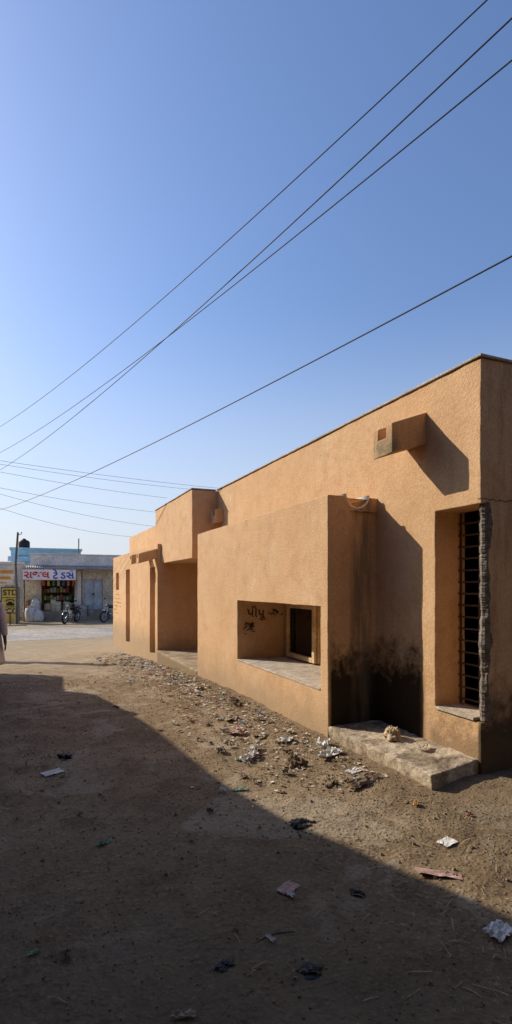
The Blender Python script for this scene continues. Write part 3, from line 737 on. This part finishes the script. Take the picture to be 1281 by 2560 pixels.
def peb(vs,fs):
    if random.random()<.65: y=.8+random.random()**1.4*10; x=random.uniform(-2,3.8)
    else: y=1+random.random()*14; x=2.75-abs(random.gauss(0,.45))
    if x>2.78 and y>3.15: return
    s=random.uniform(.002,.008)*(1+.9*(random.random()<.07)+y*.03); z=gz(x,y); k=len(vs); a=random.random()*6.28
    for q in range(4): vs.append((x+s*math.cos(a+q*1.57)*random.uniform(.7,1.3),y+s*math.sin(a+q*1.57)*random.uniform(.7,1.3),z))
    for q in range(4): vs.append((x+s*.6*math.cos(a+q*1.57),y+s*.6*math.sin(a+q*1.57),z+s*random.uniform(.6,1.2)))
    for q in range(4): q2=(q+1)%4; fs.append((k+q,k+q2,k+4+q2,k+4+q))
    fs.append((k+4,k+5,k+6,k+7))
scatter('gravel',13000,peb,paint('pebble',(.30,.215,.13),.95,.5,20),'loose gravel and pebbles scattered over the dirt','gravel')
def straw(vs,fs):
    y=1.4+random.random()**1.3*11; x=2.9-abs(random.gauss(0,.9))
    if x<-1: return
    L=random.uniform(.015,.10); a=random.random()*3.14; z=gz(x,y)+.005; k=len(vs); w_=.0012+.0005*y; dx,dy=math.cos(a),math.sin(a)
    for t,e in ((-1,0),(0,random.uniform(.0,.012)),(1,.003)):
        vs.append((x+dx*L*t/2-dy*w_,y+dy*L*t/2+dx*w_,z+e)); vs.append((x+dx*L*t/2+dy*w_,y+dy*L*t/2-dx*w_,z+e))
    fs.append((k,k+1,k+3,k+2)); fs.append((k+2,k+3,k+5,k+4))
scatter('straw',800,straw,paint('dry_straw',(.44,.33,.19),.9,.4,20),'dry straw bits scattered on the dirt','straw')
def bits(vs,fs):
    y=3.5+random.random()*13.5; x=2.68-abs(random.gauss(0,.50))
    s=random.uniform(.007,.022)*(1+y*.045); z=gz(x,y); k=len(vs); a=random.random()*6.28
    for q in range(4): vs.append((x+s*math.cos(a+q*1.57)*random.uniform(.5,1.4),y+s*math.sin(a+q*1.57)*random.uniform(.5,1.4),z+random.uniform(.004,.020)))
    fs.append((k,k+1,k+2)); fs.append((k,k+2,k+3))
for cc,N in ((LM['cream'],850),(LM['white'],380),(LM['brown'],800),(LM['pink'],110)):
    scatter('litter',N,bits,cc,'tiny torn paper and plastic bits along the wall foot','litter')

# ------------------------------------------------------------ light
sd=Vector((-.61,.72,.58)).normalized()
L=bpy.data.lights.new('sun','SUN'); L.energy=5.0; L.angle=R(.5); L.color=(1,.93,.80)
so=bpy.data.objects.new('sun',L); COL.objects.link(so); so.rotation_euler=sd.to_track_quat('Z','Y').to_euler(); so.location=sd*50
wd=bpy.data.worlds.new('World'); scene.world=wd; wd.use_nodes=True; nt=wd.node_tree
bg=nt.nodes['Background']; sk=nt.nodes.new('ShaderNodeTexSky'); sk.sky_type='NISHITA'; sk.sun_disc=False
sk.sun_elevation=math.asin(sd.z); sk.sun_rotation=math.atan2(sd.x,sd.y)
sk.air_density=1.35; sk.dust_density=1.3; sk.ozone_density=4.0; sk.altitude=0
# thin ground haze whitens the air near the horizon
tcw=nt.nodes.new('ShaderNodeTexCoord'); sx=nt.nodes.new('ShaderNodeSeparateXYZ'); nt.links.new(tcw.outputs['Generated'],sx.inputs[0])
mr=nt.nodes.new('ShaderNodeMapRange'); mr.interpolation_type='SMOOTHSTEP'; mr.inputs['From Min'].default_value=-.05; mr.inputs['From Max'].default_value=.48
mr.inputs['To Min'].default_value=.8; mr.inputs['To Max'].default_value=0; nt.links.new(sx.outputs[2],mr.inputs['Value'])
tn=nt.nodes.new('ShaderNodeMix'); tn.data_type='RGBA'; tn.blend_type='MULTIPLY'; tn.inputs[0].default_value=1; nt.links.new(sk.outputs[0],tn.inputs[6]); tn.inputs[7].default_value=(.93,.96,1.13,1)
hz=nt.nodes.new('ShaderNodeMix'); hz.data_type='RGBA'; nt.links.new(mr.outputs[0],hz.inputs[0]); nt.links.new(tn.outputs[2],hz.inputs[6]); hz.inputs[7].default_value=(5.0,5.3,6.1,1)
nt.links.new(hz.outputs[2],bg.inputs[0]); bg.inputs[1].default_value=.145
scene.view_settings.view_transform='Standard'; scene.view_settings.look='None'; scene.view_settings.exposure=0
# ------------------------------------------------------------ camera
cd=bpy.data.cameras.new('camera'); cd.sensor_fit='VERTICAL'; cd.sensor_height=36; cd.sensor_width=36; cd.lens=1325/2560*36
cd.shift_y=183/2560; cd.clip_end=3000; cd.clip_start=.05
co=bpy.data.objects.new('camera',cd); COL.objects.link(co); co.location=(0,0,1.6); co.rotation_euler=(R(90),0,R(-23.04))
scene.camera=co
